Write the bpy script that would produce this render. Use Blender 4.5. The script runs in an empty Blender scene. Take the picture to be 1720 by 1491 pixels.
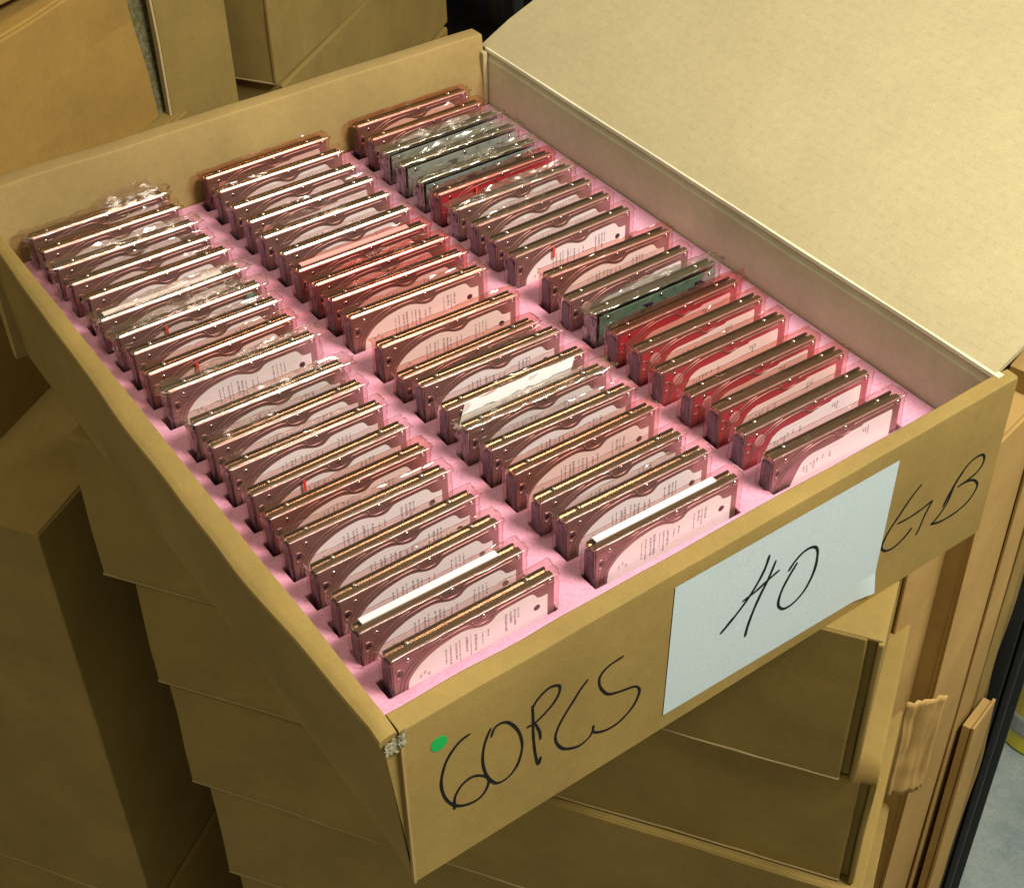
import bpy, bmesh, math, random
from mathutils import Vector, Matrix, noise
# ------------------------------------------------------------------ camera, light, exposure
sc = bpy.context.scene
S = 0.001                                   # everything below is measured in millimetres
cam_d = bpy.data.cameras.new('camera'); cam = bpy.data.objects.new('camera', cam_d)
sc.collection.objects.link(cam); sc.camera = cam
cam_d.sensor_width = 36; cam_d.sensor_fit = 'HORIZONTAL'; cam_d.lens = 36*2480.92/1720
cam_d.clip_start = 0.02; cam_d.clip_end = 50
R_ = ((0.82148345, -0.57002726, -0.01529255), (-0.38022055, -0.52756693, -0.75967458), (0.42496738, 0.62987464, -0.65012358))
m = Matrix.Identity(4)
for i in range(3):
    m[i][0] = R_[0][i]; m[i][1] = -R_[1][i]; m[i][2] = -R_[2][i]
m[0][3], m[1][3], m[2][3] = -0.21898, -0.43857, 0.55311
cam.matrix_world = m

w = bpy.data.worlds.new('World'); sc.world = w; w.use_nodes = True
bg = w.node_tree.nodes['Background']; bg.inputs[0].default_value = (1.0, 0.84, 0.50, 1); bg.inputs[1].default_value = 0.40

def area(name, loc, target, sx, sy, power, col):
    d = bpy.data.lights.new(name, 'AREA'); d.shape = 'RECTANGLE'; d.size = sx; d.size_y = sy; d.energy = power; d.color = col
    o = bpy.data.objects.new(name, d); sc.collection.objects.link(o); o.location = loc
    o.rotation_euler = (Vector(target)-Vector(loc)).to_track_quat('-Z', 'Y').to_euler(); return o
area('ceiling_lamp', (0.62, -0.60, 1.08), (0.2, 0.15, 0), 0.50, 0.25, 33.5, (1.0, 0.96, 0.84))
area('ceiling_tube', (-0.15, 0.30, 1.80), (0.2, 0.3, 0), 0.15, 1.2, 8.0, (1.0, 0.94, 0.80))
vs = sc.view_settings; vs.view_transform = 'Standard'; vs.look = 'None'; vs.exposure = 0.0; vs.gamma = 1
sc.render.engine = 'CYCLES'; sc.render.filter_size = 1.9
sc.cycles.transparent_max_bounces = 24; sc.cycles.max_bounces = 8; sc.cycles.glossy_bounces = 5
sc.cycles.caustics_reflective = False; sc.cycles.caustics_refractive = False

# ------------------------------------------------------------------ materials
def new_mat(name):
    mt = bpy.data.materials.new(name); mt.use_nodes = True
    nt = mt.node_tree; b = nt.nodes['Principled BSDF']; return mt, nt, b
def N(nt, t, **k):
    n = nt.nodes.new(t)
    for a, v in k.items():
        if a in n.inputs: n.inputs[a].default_value = v
        else: setattr(n, a, v)
    return n
def noise_n(nt, scale, detail=3, rough=0.6, coord=None):
    n = N(nt, 'ShaderNodeTexNoise'); n.inputs['Scale'].default_value = scale
    n.inputs['Detail'].default_value = detail; n.inputs['Roughness'].default_value = rough
    if coord: nt.links.new(coord, n.inputs['Vector'])
    return n
def ramp(nt, fac, stops):
    r = N(nt, 'ShaderNodeValToRGB'); cr = r.color_ramp
    while len(cr.elements) < len(stops): cr.elements.new(0.5)
    for e, (p, c) in zip(cr.elements, stops):
        e.position = p; e.color = (*c, 1) if len(c) == 3 else c
    nt.links.new(fac, r.inputs[0]); return r
def mixc(nt, fac, a, b, mode='MIX'):
    mx = N(nt, 'ShaderNodeMix', data_type='RGBA', blend_type=mode)
    for sock, v in ((mx.inputs[0], fac), (mx.inputs[6], a), (mx.inputs[7], b)):
        if isinstance(v, (int, float)): sock.default_value = v
        elif isinstance(v, tuple): sock.default_value = (*v, 1)
        else: nt.links.new(v, sock)
    return mx.outputs[2]
def bump(nt, h, strength, dist, b):
    bp = N(nt, 'ShaderNodeBump'); bp.inputs['Strength'].default_value = strength; bp.inputs['Distance'].default_value = dist
    nt.links.new(h, bp.inputs['Height']); nt.links.new(bp.outputs[0], b.inputs['Normal']); return bp

def cardboard(name, col, lines=0.0, scuff=0.25, rough=0.8, soft=False):
    mt, nt, b = new_mat(name)
    tc = N(nt, 'ShaderNodeTexCoord'); co = tc.outputs['Object']
    n1 = noise_n(nt, 12, 4, .6, co); n2 = noise_n(nt, 900, 2, .7, co); n3 = noise_n(nt, 160, 3, .6, co)
    lo, hi = (.95, 1.04) if soft else (.84, 1.12); c1 = tuple(c*lo for c in col); c2 = tuple(min(1, c*hi) for c in col)
    base = ramp(nt, n1.outputs[0], [(0.3, c1), (0.7, c2)]).outputs[0]
    base = mixc(nt, 0.35, base, ramp(nt, n2.outputs[0], [(0.25, (.55, .55, .5)), (0.75, (1, 1, 1))]).outputs[0], 'MULTIPLY')
    base = mixc(nt, 0.3, base, ramp(nt, n3.outputs[0], [(0.3, (.75, .72, .7)), (0.7, (1, 1, 1))]).outputs[0], 'MULTIPLY')
    # pale scuffs
    n4 = noise_n(nt, 22, 6, .75, co)
    sm = ramp(nt, n4.outputs[0], [(0.64, (0, 0, 0)), (0.78, (scuff, scuff, scuff))])
    base = mixc(nt, sm.outputs[0], base, tuple(min(1, c*1.3+.08) for c in col))
    h = n2.outputs[0]
    if lines:
        wv = N(nt, 'ShaderNodeTexWave', wave_type='BANDS', bands_direction='X'); wv.inputs['Scale'].default_value = 42
        wv.inputs['Distortion'].default_value = 0.6; wv.inputs['Detail'].default_value = 2; nt.links.new(co, wv.inputs['Vector'])
        n5 = noise_n(nt, 260, 2, .6, co)
        wl = ramp(nt, wv.outputs[0], [(0.0, (1, 1, 1)), (0.12, (0, 0, 0))])
        gate = ramp(nt, n5.outputs[0], [(0.48, (0, 0, 0)), (0.6, (1, 1, 1))])
        mul = mixc(nt, 1.0, wl.outputs[0], gate.outputs[0], 'MULTIPLY')
        fc = mixc(nt, 1.0, mul, (lines,)*3, 'MULTIPLY')
        base = mixc(nt, fc, base, tuple(c*.55 for c in col))
    nt.links.new(base, b.inputs['Base Color']); b.inputs['Roughness'].default_value = rough
    b.inputs['Specular IOR Level'].default_value = 0.25
    bump(nt, h, 0.25, 0.0006, b); return mt
KRAFT = (0.288, 0.198, 0.059)
M = {}
M['kraft'] = cardboard('kraft_cardboard', KRAFT)
M['kraft_old'] = cardboard('aged_cardboard', (0.285, 0.196, 0.056), scuff=.35)
M['kraft_orange'] = cardboard('warm_cardboard', (0.42, 0.265, 0.09), scuff=.15)
M['kraft_amber'] = cardboard('amber_cardboard', (0.35, 0.212, 0.055), scuff=.5)
M['kraft_in'] = cardboard('pale_inner_cardboard', (0.445, 0.375, 0.215), lines=.25, scuff=.05, soft=True)
M['kraft_wall_in'] = cardboard('inner_wall_cardboard', (0.66, 0.62, 0.45), scuff=.1)  # paler than the other inner faces: light on the right wall put into colour
M['kraft_back'] = cardboard('inner_back_cardboard', (0.355, 0.247, 0.095), scuff=.1)
M['liner'] = cardboard('worn_highlight_liner', (0.37, 0.28, 0.13), scuff=.5)  # pale tone carries the highlight along carton edges
M['kraft_edge'] = cardboard('cut_cardboard_edge', (0.50, 0.40, 0.22), scuff=.5)
def simple(name, col, rough=.5, metal=0.0, spec=.5, coat=0.0):
    mt, nt, b = new_mat(name); b.inputs['Base Color'].default_value = (*col, 1); b.inputs['Roughness'].default_value = rough
    b.inputs['Metallic'].default_value = metal; b.inputs['Specular IOR Level'].default_value = spec
    if coat: b.inputs['Coat Weight'].default_value = coat
    return mt
def metal_mat(name, col, rough, met=1.0):
    mt, nt, b = new_mat(name); tc = N(nt, 'ShaderNodeTexCoord')
    mp = N(nt, 'ShaderNodeMapping'); mp.inputs['Scale'].default_value = (40, 900, 900); nt.links.new(tc.outputs['Object'], mp.inputs[0])
    n1 = noise_n(nt, 1.0, 3, .6, mp.outputs[0]); n2 = noise_n(nt, 120, 4, .7, tc.outputs['Object'])
    nt.links.new(ramp(nt, n2.outputs[0], [(0.3, tuple(c*.85 for c in col)), (0.7, col)]).outputs[0], b.inputs['Base Color'])
    r = N(nt, 'ShaderNodeMapRange'); r.inputs[3].default_value = rough*.75; r.inputs[4].default_value = rough*1.4
    nt.links.new(n2.outputs[0], r.inputs[0]); nt.links.new(r.outputs[0], b.inputs['Roughness'])
    b.inputs['Metallic'].default_value = met; bump(nt, n1.outputs[0], .12, .0003, b); return mt
M['cover'] = metal_mat('stamped_steel_cover', (0.38, 0.22, 0.20), 0.34, .6)
M['chassis'] = metal_mat('cast_aluminium', (0.33, 0.25, 0.18), 0.17)
M['screw'] = simple('screw_steel', (0.85, 0.83, 0.8), .15, 1.0)
M['plug'] = simple('dark_connector_plastic', (0.022, 0.007, 0.02), .35, 0, .25)
M['pin'] = simple('connector_pins', (0.8, .75, .6), .2, 1.0)
M['label'] = simple('white_label_paper', (0.93, 0.93, 0.94), .45, 0, .4)
M['ink'] = simple('grey_print', (0.36, 0.34, 0.38), .6)
M['red_label'] = simple('red_label_paper', (0.42, 0.055, 0.075), .4)
M['sticker_pale'] = simple('pale_pink_sticker', (0.62, 0.33, 0.33), .5)
M['paper'] = simple('white_sheet', (0.94, 0.94, 0.93), .6)
M['red_tape'] = simple('red_print', (0.75, 0.04, 0.04), .4)
M['marker'] = simple('black_marker_ink', (0.008, 0.008, 0.009), .75, 0, .15)
M['green'] = simple('green_sticker_paper', (0.0, 0.36, 0.07), .5)
M['black_plastic'] = simple('black_plastic', (0.006, 0.006, 0.007), .22, 0, .5)
M['black_crate'] = simple('black_crate_plastic', (0.008, 0.008, 0.009), .4, 0, .4)
M['yellow'] = simple('yellow_plastic', (0.75, 0.62, 0.02), .35)
M['grey_band'] = simple('grey_band', (0.35, 0.36, 0.36), .5)
def tape_mat():
    mt, nt, b = new_mat('clear_packing_tape'); tc = N(nt, 'ShaderNodeTexCoord')
    n = noise_n(nt, 180, 4, .7, tc.outputs['Object'])
    nt.links.new(ramp(nt, n.outputs[0], [(0.42, (.115, .105, .045)), (0.66, (.20, .19, .115))]).outputs[0], b.inputs['Base Color'])
    b.inputs['Roughness'].default_value = .25; bump(nt, n.outputs[0], .8, .002, b); return mt
M['tape'] = tape_mat()
def sheet_mat():
    mt, nt, b = new_mat('bluish_label_sheet'); tc = N(nt, 'ShaderNodeTexCoord')
    n = noise_n(nt, 700, 2, .7, tc.outputs['Object'])
    nt.links.new(ramp(nt, n.outputs[0], [(0.3, (.40, .485, .525)), (0.7, (.48, .565, .60))]).outputs[0], b.inputs['Base Color'])
    b.inputs['Roughness'].default_value = .6; n2 = noise_n(nt, 14, 3, .5, tc.outputs['Object']); bump(nt, n2.outputs[0], .06, .003, b); return mt
M['sheet'] = sheet_mat()
def foam_mat():
    mt, nt, b = new_mat('pink_antistatic_foam'); tc = N(nt, 'ShaderNodeTexCoord'); co = tc.outputs['Object']
    n = noise_n(nt, 420, 4, .7, co); n2 = noise_n(nt, 18, 3, .6, co)
    c = ramp(nt, n.outputs[0], [(0.3, (.61, .28, .40)), (0.7, (.70, .36, .485))]).outputs[0]
    c = mixc(nt, .15, c, ramp(nt, n2.outputs[0], [(.3, (.8, .75, .8)), (.7, (1, 1, 1))]).outputs[0], 'MULTIPLY')
    vo = N(nt, 'ShaderNodeTexVoronoi'); vo.inputs['Scale'].default_value = 620; nt.links.new(co, vo.inputs['Vector'])
    c = mixc(nt, .35, c, ramp(nt, vo.outputs['Distance'], [(.12, (.62, .5, .58)), (.42, (1, 1, 1))]).outputs[0], 'MULTIPLY')
    nt.links.new(c, b.inputs['Base Color']); b.inputs['Roughness'].default_value = .9; b.inputs['Specular IOR Level'].default_value = .15
    b.inputs['Subsurface Weight'].default_value = .25; b.inputs['Subsurface Radius'].default_value = (.006, .003, .004); b.inputs['Subsurface Scale'].default_value = .6
    bump(nt, n.outputs[0], .2, .001, b); return mt
M['foam'] = foam_mat()
def pcb_mat(name, c1, c2):
    mt, nt, b = new_mat(name); tc = N(nt, 'ShaderNodeTexCoord')
    n = N(nt, 'ShaderNodeTexVoronoi'); n.inputs['Scale'].default_value = 150; nt.links.new(tc.outputs['Object'], n.inputs['Vector'])
    nt.links.new(ramp(nt, n.outputs['Distance'], [(0.1, c1), (0.5, c2)]).outputs[0], b.inputs['Base Color'])
    b.inputs['Roughness'].default_value = .35; return mt
M['pcb'] = pcb_mat('green_circuit_board', (.07, .12, .08), (.13, .20, .14))
M['pcb_grey'] = pcb_mat('grey_green_circuit_board', (.26, .27, .235), (.40, .41, .37))
M['pcb_teal'] = pcb_mat('teal_circuit_board', (.19, .235, .215), (.29, .34, .32))
def film(name, tint, gloss, crumple, scale=55):
    mt = bpy.data.materials.new(name); mt.use_nodes = True; nt = mt.node_tree; nt.nodes.clear()
    out = N(nt, 'ShaderNodeOutputMaterial'); tr = N(nt, 'ShaderNodeBsdfTransparent'); gl = N(nt, 'ShaderNodeBsdfGlossy')
    tr.inputs[0].default_value = (*tint, 1); gl.inputs['Roughness'].default_value = .2; gl.inputs[0].default_value = (1, .97, .93, 1)
    tc = N(nt, 'ShaderNodeTexCoord'); mp = N(nt, 'ShaderNodeMapping'); mp.inputs['Scale'].default_value = (.45, 1, 1)
    nt.links.new(tc.outputs['Object'], mp.inputs[0])
    n = noise_n(nt, scale*3, 1.2, .5, mp.outputs[0]); n.inputs['Distortion'].default_value = 1.2
    bp = N(nt, 'ShaderNodeBump'); bp.inputs['Strength'].default_value = crumple; bp.inputs['Distance'].default_value = .003
    sb = N(nt, 'ShaderNodeMath', operation='SUBTRACT'); nt.links.new(n.outputs[0], sb.inputs[0]); sb.inputs[1].default_value = .5
    ab = N(nt, 'ShaderNodeMath', operation='ABSOLUTE'); nt.links.new(sb.outputs[0], ab.inputs[0])
    nt.links.new(ab.outputs[0], bp.inputs['Height']); nt.links.new(bp.outputs[0], gl.inputs['Normal'])
    lw_ = N(nt, 'ShaderNodeLayerWeight'); nt.links.new(bp.outputs[0], lw_.inputs['Normal'])
    pw = N(nt, 'ShaderNodeMath', operation='POWER'); nt.links.new(lw_.outputs['Facing'], pw.inputs[0]); pw.inputs[1].default_value = 6.0
    fr = N(nt, 'ShaderNodeMath', operation='MULTIPLY_ADD', use_clamp=True); nt.links.new(pw.outputs[0], fr.inputs[0]); fr.inputs[1].default_value = .8; fr.inputs[2].default_value = gloss
    mx = N(nt, 'ShaderNodeMixShader'); nt.links.new(fr.outputs[0], mx.inputs[0]); nt.links.new(tr.outputs[0], mx.inputs[1]); nt.links.new(gl.outputs[0], mx.inputs[2])
    nt.links.new(mx.outputs[0], out.inputs[0]); return mt
BAG = {'clear': film('clear_pinkish_film', (.982, .895, .89), .075, .35, 24), 'pink': film('pink_film', (.97, .80, .76), .075, .4, 24),
       'red': film('red_film', (.95, .66, .64), .085, .45, 26), 'silver': film('silvery_film', (.90, .91, .89), .20, .5, 34),
       'crinkle': film('crinkled_film', (.97, .90, .88), .16, .5, 28)}
def floor_mat():
    mt, nt, b = new_mat('painted_concrete'); tc = N(nt, 'ShaderNodeTexCoord'); co = tc.outputs['Object']
    n = noise_n(nt, 9, 6, .65, co); n2 = noise_n(nt, 300, 3, .7, co)
    c = ramp(nt, n.outputs[0], [(.3, (.16, .24, .28)), (.7, (.42, .47, .48))]).outputs[0]
    c = mixc(nt, .5, c, ramp(nt, n2.outputs[0], [(.3, (.5, .5, .5)), (.7, (1, 1, 1))]).outputs[0], 'MULTIPLY')
    nt.links.new(c, b.inputs['Base Color']); b.inputs['Roughness'].default_value = .55; return mt
M['floor'] = floor_mat()

# ------------------------------------------------------------------ mesh helpers
COL = sc.collection
def mesh(name, verts, faces, mat=None, smooth=False):
    me = bpy.data.meshes.new(name); me.from_pydata([(x*S, y*S, z*S) for x, y, z in verts], [], faces); me.update()
    if mat: me.materials.append(mat)
    bm = bmesh.new(); bm.from_mesh(me); bmesh.ops.recalc_face_normals(bm, faces=bm.faces); bm.to_mesh(me); bm.free()
    if smooth:
        for p in me.polygons: p.use_smooth = True
    return me
def link(name, me, parent=None, loc=None, rz=0):
    o = bpy.data.objects.new(name, me); COL.objects.link(o)
    if parent: o.parent = parent
    if loc: o.location = tuple(v*S for v in loc)
    if rz: o.rotation_euler[2] = rz
    return o
def part(name, verts, faces, mat, parent=None, smooth=False, bevel=0, seg=2):
    o = link(name, mesh(name, verts, faces, mat, smooth), parent)
    if bevel:
        bv = o.modifiers.new('bevel', 'BEVEL'); bv.width = bevel*S; bv.segments = seg; bv.limit_method = 'ANGLE'; bv.angle_limit = math.radians(35)
        bv.harden_normals = False
    return o
def empty(name, loc, label=None, cat=None, group=None, rz=0):
    o = link(name, None, None, loc, rz); o.empty_display_size = .02
    if label: o['label'] = label; o['category'] = cat
    if group: o['group'] = group
    return o
def tag(o, label, cat, group=None):
    o['label'] = label; o['category'] = cat
    if group: o['group'] = group
    return o
BF = [(0, 1, 2, 3), (4, 7, 6, 5), (0, 4, 5, 1), (1, 5, 6, 2), (2, 6, 7, 3), (3, 7, 4, 0)]
def boxv(x0, x1, y0, y1, z0, z1):
    return [(x0, y0, z0), (x1, y0, z0), (x1, y1, z0), (x0, y1, z0), (x0, y0, z1), (x1, y0, z1), (x1, y1, z1), (x0, y1, z1)]
def sweep(rings, closed=True, caps=True):
    n = len(rings[0]); v = [p for r in rings for p in r]; f = []
    for i in range(len(rings)-1):
        for j in range(n if closed else n-1):
            k = (j+1) % n; f.append((i*n+j, i*n+k, (i+1)*n+k, (i+1)*n+j))
    if caps and closed:
        f.append(tuple(range(n))); f.append(tuple(reversed(range((len(rings)-1)*n, len(rings)*n))))
    return v, f
def nz(x, y, z, s=1.0): return noise.noise(Vector((x*s, y*s, z*s)))
def lerp_tab(t, tab):
    if t <= tab[0][0]: return tab[0][1]
    for (a, b), (c, d) in zip(tab, tab[1:]):
        if t <= c:
            u = (t-a)/(c-a); u = u*u*(3-2*u); return b+(d-b)*u
    return tab[-1][1]
def catmull(pts, n=6):
    out = []
    P = [pts[0]]+list(pts)+[pts[-1]]
    for i in range(1, len(P)-2):
        p0, p1, p2, p3 = P[i-1], P[i], P[i+1], P[i+2]
        for k in range(n):
            t = k/n
            out.append(tuple(.5*((2*b)+(-a+c)*t+(2*a-5*b+4*c-d)*t*t+(-a+3*b-3*c+d)*t**3) for a, b, c, d in zip(p0, p1, p2, p3)))
    out.append(tuple(pts[-1])); return out

# ------------------------------------------------------------------ setting
FLOOR = -1002
fl = part('floor', [(-4000, -4000, FLOOR), (4000, -4000, FLOOR), (4000, 4000, FLOOR), (-4000, 4000, FLOOR)], [(0, 1, 2, 3)], M['floor'])
fl['kind'] = 'structure'

# ------------------------------------------------------------------ cartons of the stacks
T = (0.5715, -0.8206); D_ = (0.8206, 0.5715)       # along the long side / into depth
LN, WD = 563, 427
def carton(corner, zt, zb, label, rz_deg=0.0, ln=LN, wd=WD, seed=0, mat='kraft_old', slot=True, group='closed cartons stacked around the open box', tdir=T, ddir=D_):
    """corner: left end of the front top edge; front runs along tdir, depth along ddir"""
    rnd = random.Random(seed); a = math.atan2(tdir[1], tdir[0])+math.radians(rz_deg)
    e = empty('carton', (corner[0], corner[1], zb), label, 'carton', group, a)
    h = zt-zb; mt = M[mat]
    # local: x along front, y depth (left handed check: depth is +90 deg from front), z up
    def wob(v, amp=1.1):
        return [(x+nz(x+seed*31, y, z, .013)*amp, y+nz(y, z+seed*17, x, .011)*amp*1.6, z+nz(z+9, x, y+seed, .017)*amp*.5) for x, y, z in v]
    def slab(name, x0, x1, y0, y1, z0, z1, mt, par, nx=10, ny=4, bev=1.2):
        rings = []
        long_x = (x1-x0) >= (y1-y0)
        for i in range(nx+1):
            if long_x:
                x = x0+(x1-x0)*i/nx; rings.append([(x, y0, z0), (x, y1, z0), (x, y1, z1), (x, (y0+y1)/2, z1), (x, y0, z1), (x, y0, z0+(z1-z0)*.66), (x, y0, z0+(z1-z0)*.33)])
            else:
                y = y0+(y1-y0)*i/nx; rings.append([(x0, y, z0), (x1, y, z0), (x1, y, z0+(z1-z0)*.5), (x1, y, z1), ((x0+x1)/2, y, z1), (x0, y, z1), (x0, y, z0+(z1-z0)*.5)])
        v, f = sweep(rings); return part(name, wob(v), f, mt, par, bevel=bev)
    slab('body', 3, ln-3, 5, wd-3, 1, h-3, mt, e, nx=8)
    x1 = ln-9 if slot else ln
    slab('front_panel', 0, x1, 0, 4.2, 0.5, h-1, mt, e, nx=14)
    slab('side_panel', -1.2, 2.8, 4.6, wd, 0, h-1.5, mt, e, nx=6)
    slab('side_panel', ln-2.8, ln+1.2, -1, wd, 0, h-1.5, mt, e, nx=6)
    slab('lid_panel', 0, ln, 1, wd, h-2.8, h, mt, e, nx=8)
    # frayed paper along the lower front edge, pale to paint in the edge highlight
    rg = []
    k = 40
    for i in range(k+1):
        x = x1*i/k; hh = .7+1.3*nz(x+seed*7, 3, 1, .05); rg.append([(x, -.8, -.3), (x, 2, -.3), (x, 2, hh+.8), (x, -.8, hh)])
    v, f = sweep(rg); part('edge_liner', wob(v), f, M['liner'], e)
    return e
zs = [(-104, -238, (-36.6, 384.4)), (-240, -350, (-22, 363)), (-352, -476, (-17, 356)), (-478, -602, (-8, 343)), (-604, -728, (-2, 336)), (-730, -860, (-6, 341)), (-862, FLOOR+.5, (-4, 338))]
lab = ['brown carton directly under the open box of drives', 'brown carton second below the open box, with crushed right corner', 'brown carton third below the open box, pale line along its lower edge',
       'brown carton fourth below the open box, cut off by the lower photo edge', 'brown carton fifth below the open box, hidden under the fourth', 'brown carton sixth below the open box, hidden near the floor', 'lowest brown carton of the stack under the open box, on the floor']
for i, (zt, zb, c) in enumerate(zs):
    carton(c, zt, zb, lab[i], rz_deg=(0, .4, -.5, .3, 0, .2, 0)[i], seed=i+1, ln=LN-(0, 12, 14, 20, 24, 20, 20)[i], mat=('kraft_old', 'kraft_old', 'kraft_old', 'kraft', 'kraft_old', 'kraft', 'kraft_old')[i])
# left neighbour stack
def off(p, a, b): return (p[0]+T[0]*a+D_[0]*b, p[1]+T[1]*a+D_[1]*b)
n1 = off((-63.5, 444.7), -LN, 0)
carton(n1, -229, -742, 'tall brown carton at the left edge, its top face catching light', seed=11, slot=False, mat='kraft')
carton(off(n1, 4, 0), -744, FLOOR+.5, 'brown carton on the floor in the left stack, pale seam above it', seed=14, slot=False, mat='kraft_old')
n2 = off((-43.4, 580.3), -LN-60, 6)
carton(off((10, 612), -LN, -90), -228, -104, 'brown carton lying on the tall left carton, behind the open box', seed=13, slot=False, mat='kraft_old')

# far cartons behind the back wall
def boxpart(name, parent, x0, x1, y0, y1, z0, z1, mat, bevel=1.5, seed=0, amp=1.0):
    rings = []
    for i in range(9):
        x = x0+(x1-x0)*i/8; rings.append([(x, y0, z0), (x, y1, z0), (x, y1, z1), (x, y0, z1), (x, y0, z0+(z1-z0)*.66), (x, y0, z0+(z1-z0)*.33)])
    v, f = sweep(rings)
    v = [(x+nz(x+seed*31, y, z, .013)*amp, y+nz(y, z+seed*17, x, .011)*amp*2, z) for x, y, z in v]
    return part(name, v, f, mat, parent, bevel=bevel)
GB_ = 'cartons stacked behind the open box'
e = empty('carton', (215, 773, -104), 'big brown carton at the upper left with a taped corner edge', 'carton', GB_, math.radians(24))
boxpart('body', e, -420, -3, 5, 300, 0, 154, M['kraft_amber'], seed=21, amp=2)
boxpart('front_panel', e, -424, -6, 0, 4.5, 2, 153, M['kraft_amber'], seed=22, amp=2)
e.rotation_euler[1] = math.radians(-5)
boxpart('corner_tape', e, -5.5, 22, 6.0, 14, 0, 190, M['tape'], bevel=.6, seed=23, amp=2.5)
e2 = empty('carton', (180, 780, 52), 'brown carton on top of the taped carton, upper left corner of the photo', 'carton', GB_, math.radians(22))
boxpart('body', e2, -420, -20, -2, 290, 0, 124, M['kraft'], seed=24, amp=2)
boxpart('front_panel', e2, -424, -24, -6, -2.5, 1, 122, M['kraft'], seed=25, amp=2)
e = empty('carton', (216, 768, -140), 'narrow upright brown carton beside the taped corner', 'carton', GB_, math.radians(2))
boxpart('body', e, 6, 73, 5, 200, 0, 330, M['kraft'], seed=26)
boxpart('front_panel', e, 5, 75, 0, 4.5, 0, 330, M['kraft'], seed=27, amp=1.5)
boxpart('edge_liner', e, 2.6, 4.6, -.6, 7, 0, 330, M['kraft_edge'], bevel=.3, seed=28, amp=1.5)
carton(off((329.3, 765.5), -LN, 0), 60, -103.5, 'brown carton behind the back wall with its corner towards the camera', rz_deg=0, seed=31, slot=False, mat='kraft', group=GB_)
carton(off((327, 760), -LN, -3), -106, -230, 'brown carton under the corner carton behind the back wall', rz_deg=1.5, seed=32, slot=False, mat='kraft', group=GB_)
for i, (zt, zb) in enumerate(((-232, -480), (-482, FLOOR+.5))):
    carton(off((325, 768), -LN, 0), zt, zb, ('brown carton hidden low in the back stack', 'lowest brown carton of the back stack on the floor')[i], seed=33+i, slot=False, group=GB_)
for i, (zt, zb) in enumerate(((-106, -415), (-417, FLOOR+.5))):
    ee = empty('carton', (215, 775, zb), ('brown carton carrying the taped carton at upper left', 'lowest brown carton under the taped carton, on the floor')[i], 'carton', GB_, math.radians(24))
    boxpart('body', ee, -420, -3, 4, 300, 0, zt-zb, M['kraft_old'], seed=40+i)
    boxpart('front_panel', ee, -422, -4, 0, 3.5, 1, zt-zb-1, M['kraft_old'], seed=42+i)

# black plastic wrap behind
def black_wrap():
    v, f = [], []; nx, nz_ = 40, 40
    for i in range(nx+1):
        for j in range(nz_+1):
            x = 600+560*i/nx; z = FLOOR+800*j/nz_+ (0)
            y = 1080+70*math.sin(i*.35)+18*nz(x, z, 0, .02)*2+14*nz(x, z, 5, .06)
            v.append((x, y, z))
    for i in range(nx):
        for j in range(nz_):
            a = i*(nz_+1)+j; f.append((a, a+1, a+nz_+2, a+nz_+1))
    # back side
    o = part('black_plastic_wrap', v, f, M['black_plastic'], None, smooth=True)
    sd = o.modifiers.new('thick', 'SOLIDIFY'); sd.thickness = .002
    return tag(o, 'crumpled black plastic wrap behind the lid', 'plastic wrap')
black_wrap()

# upright flattened cartons beside the stack (right)
def flat_pack(x, y, zt, ln, th, deg, label, mat, seed):
    e = empty('flattened_carton', (x, y, FLOOR+.5), label, 'flattened carton', 'flattened cartons standing upright beside the stack', math.radians(deg))
    h = zt-FLOOR
    boxpart('front_sheet', e, 0, ln, 0, 2.6, 0, h, M[mat], .6, seed, 2.0)
    boxpart('rear_sheet', e, .6, ln-1, 3.1, th, 0, h-2, M[mat], .6, seed+1, 2.0)
    rg = []
    for i in range(60):
        z = h*i/59; o_ = .8+.7*nz(seed, z, 0, .05); rg.append([(ln+.05, -.3, z), (ln+o_, .2, z), (ln+o_, 2.2, z), (ln+.05, 2.7, z)])
    v, f = sweep(rg); part('cut_edge', [(a+nz(a+seed*31, b, c, .013)*2-.4, b+nz(b, c+seed*17, a, .011)*4, c) for a, b, c in v], f, M['kraft_edge'], e)
    return e
flat_pack(402, -2, -112, 110, 40, 8, 'leftmost upright flattened carton, next to the crushed box corner', 'kraft_orange', 51)
flat_pack(448, -14, -80, 68, 40, 15, 'widest upright flattened carton, second from the left at the right edge', 'kraft_orange', 53)
flat_pack(513, -1, -62, 32, 30, 15, 'thin upright flattened carton, third from the left at the right edge', 'kraft_orange', 55)
flat_pack(543, 4, -75, 20, 30, 15, 'thin upright flattened carton in front of the black crate', 'kraft', 57)
flat_pack(524, -14, -425, 40, 10, 18, 'short upright flattened carton, lowest of those at the right edge', 'kraft_orange', 59)
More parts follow.
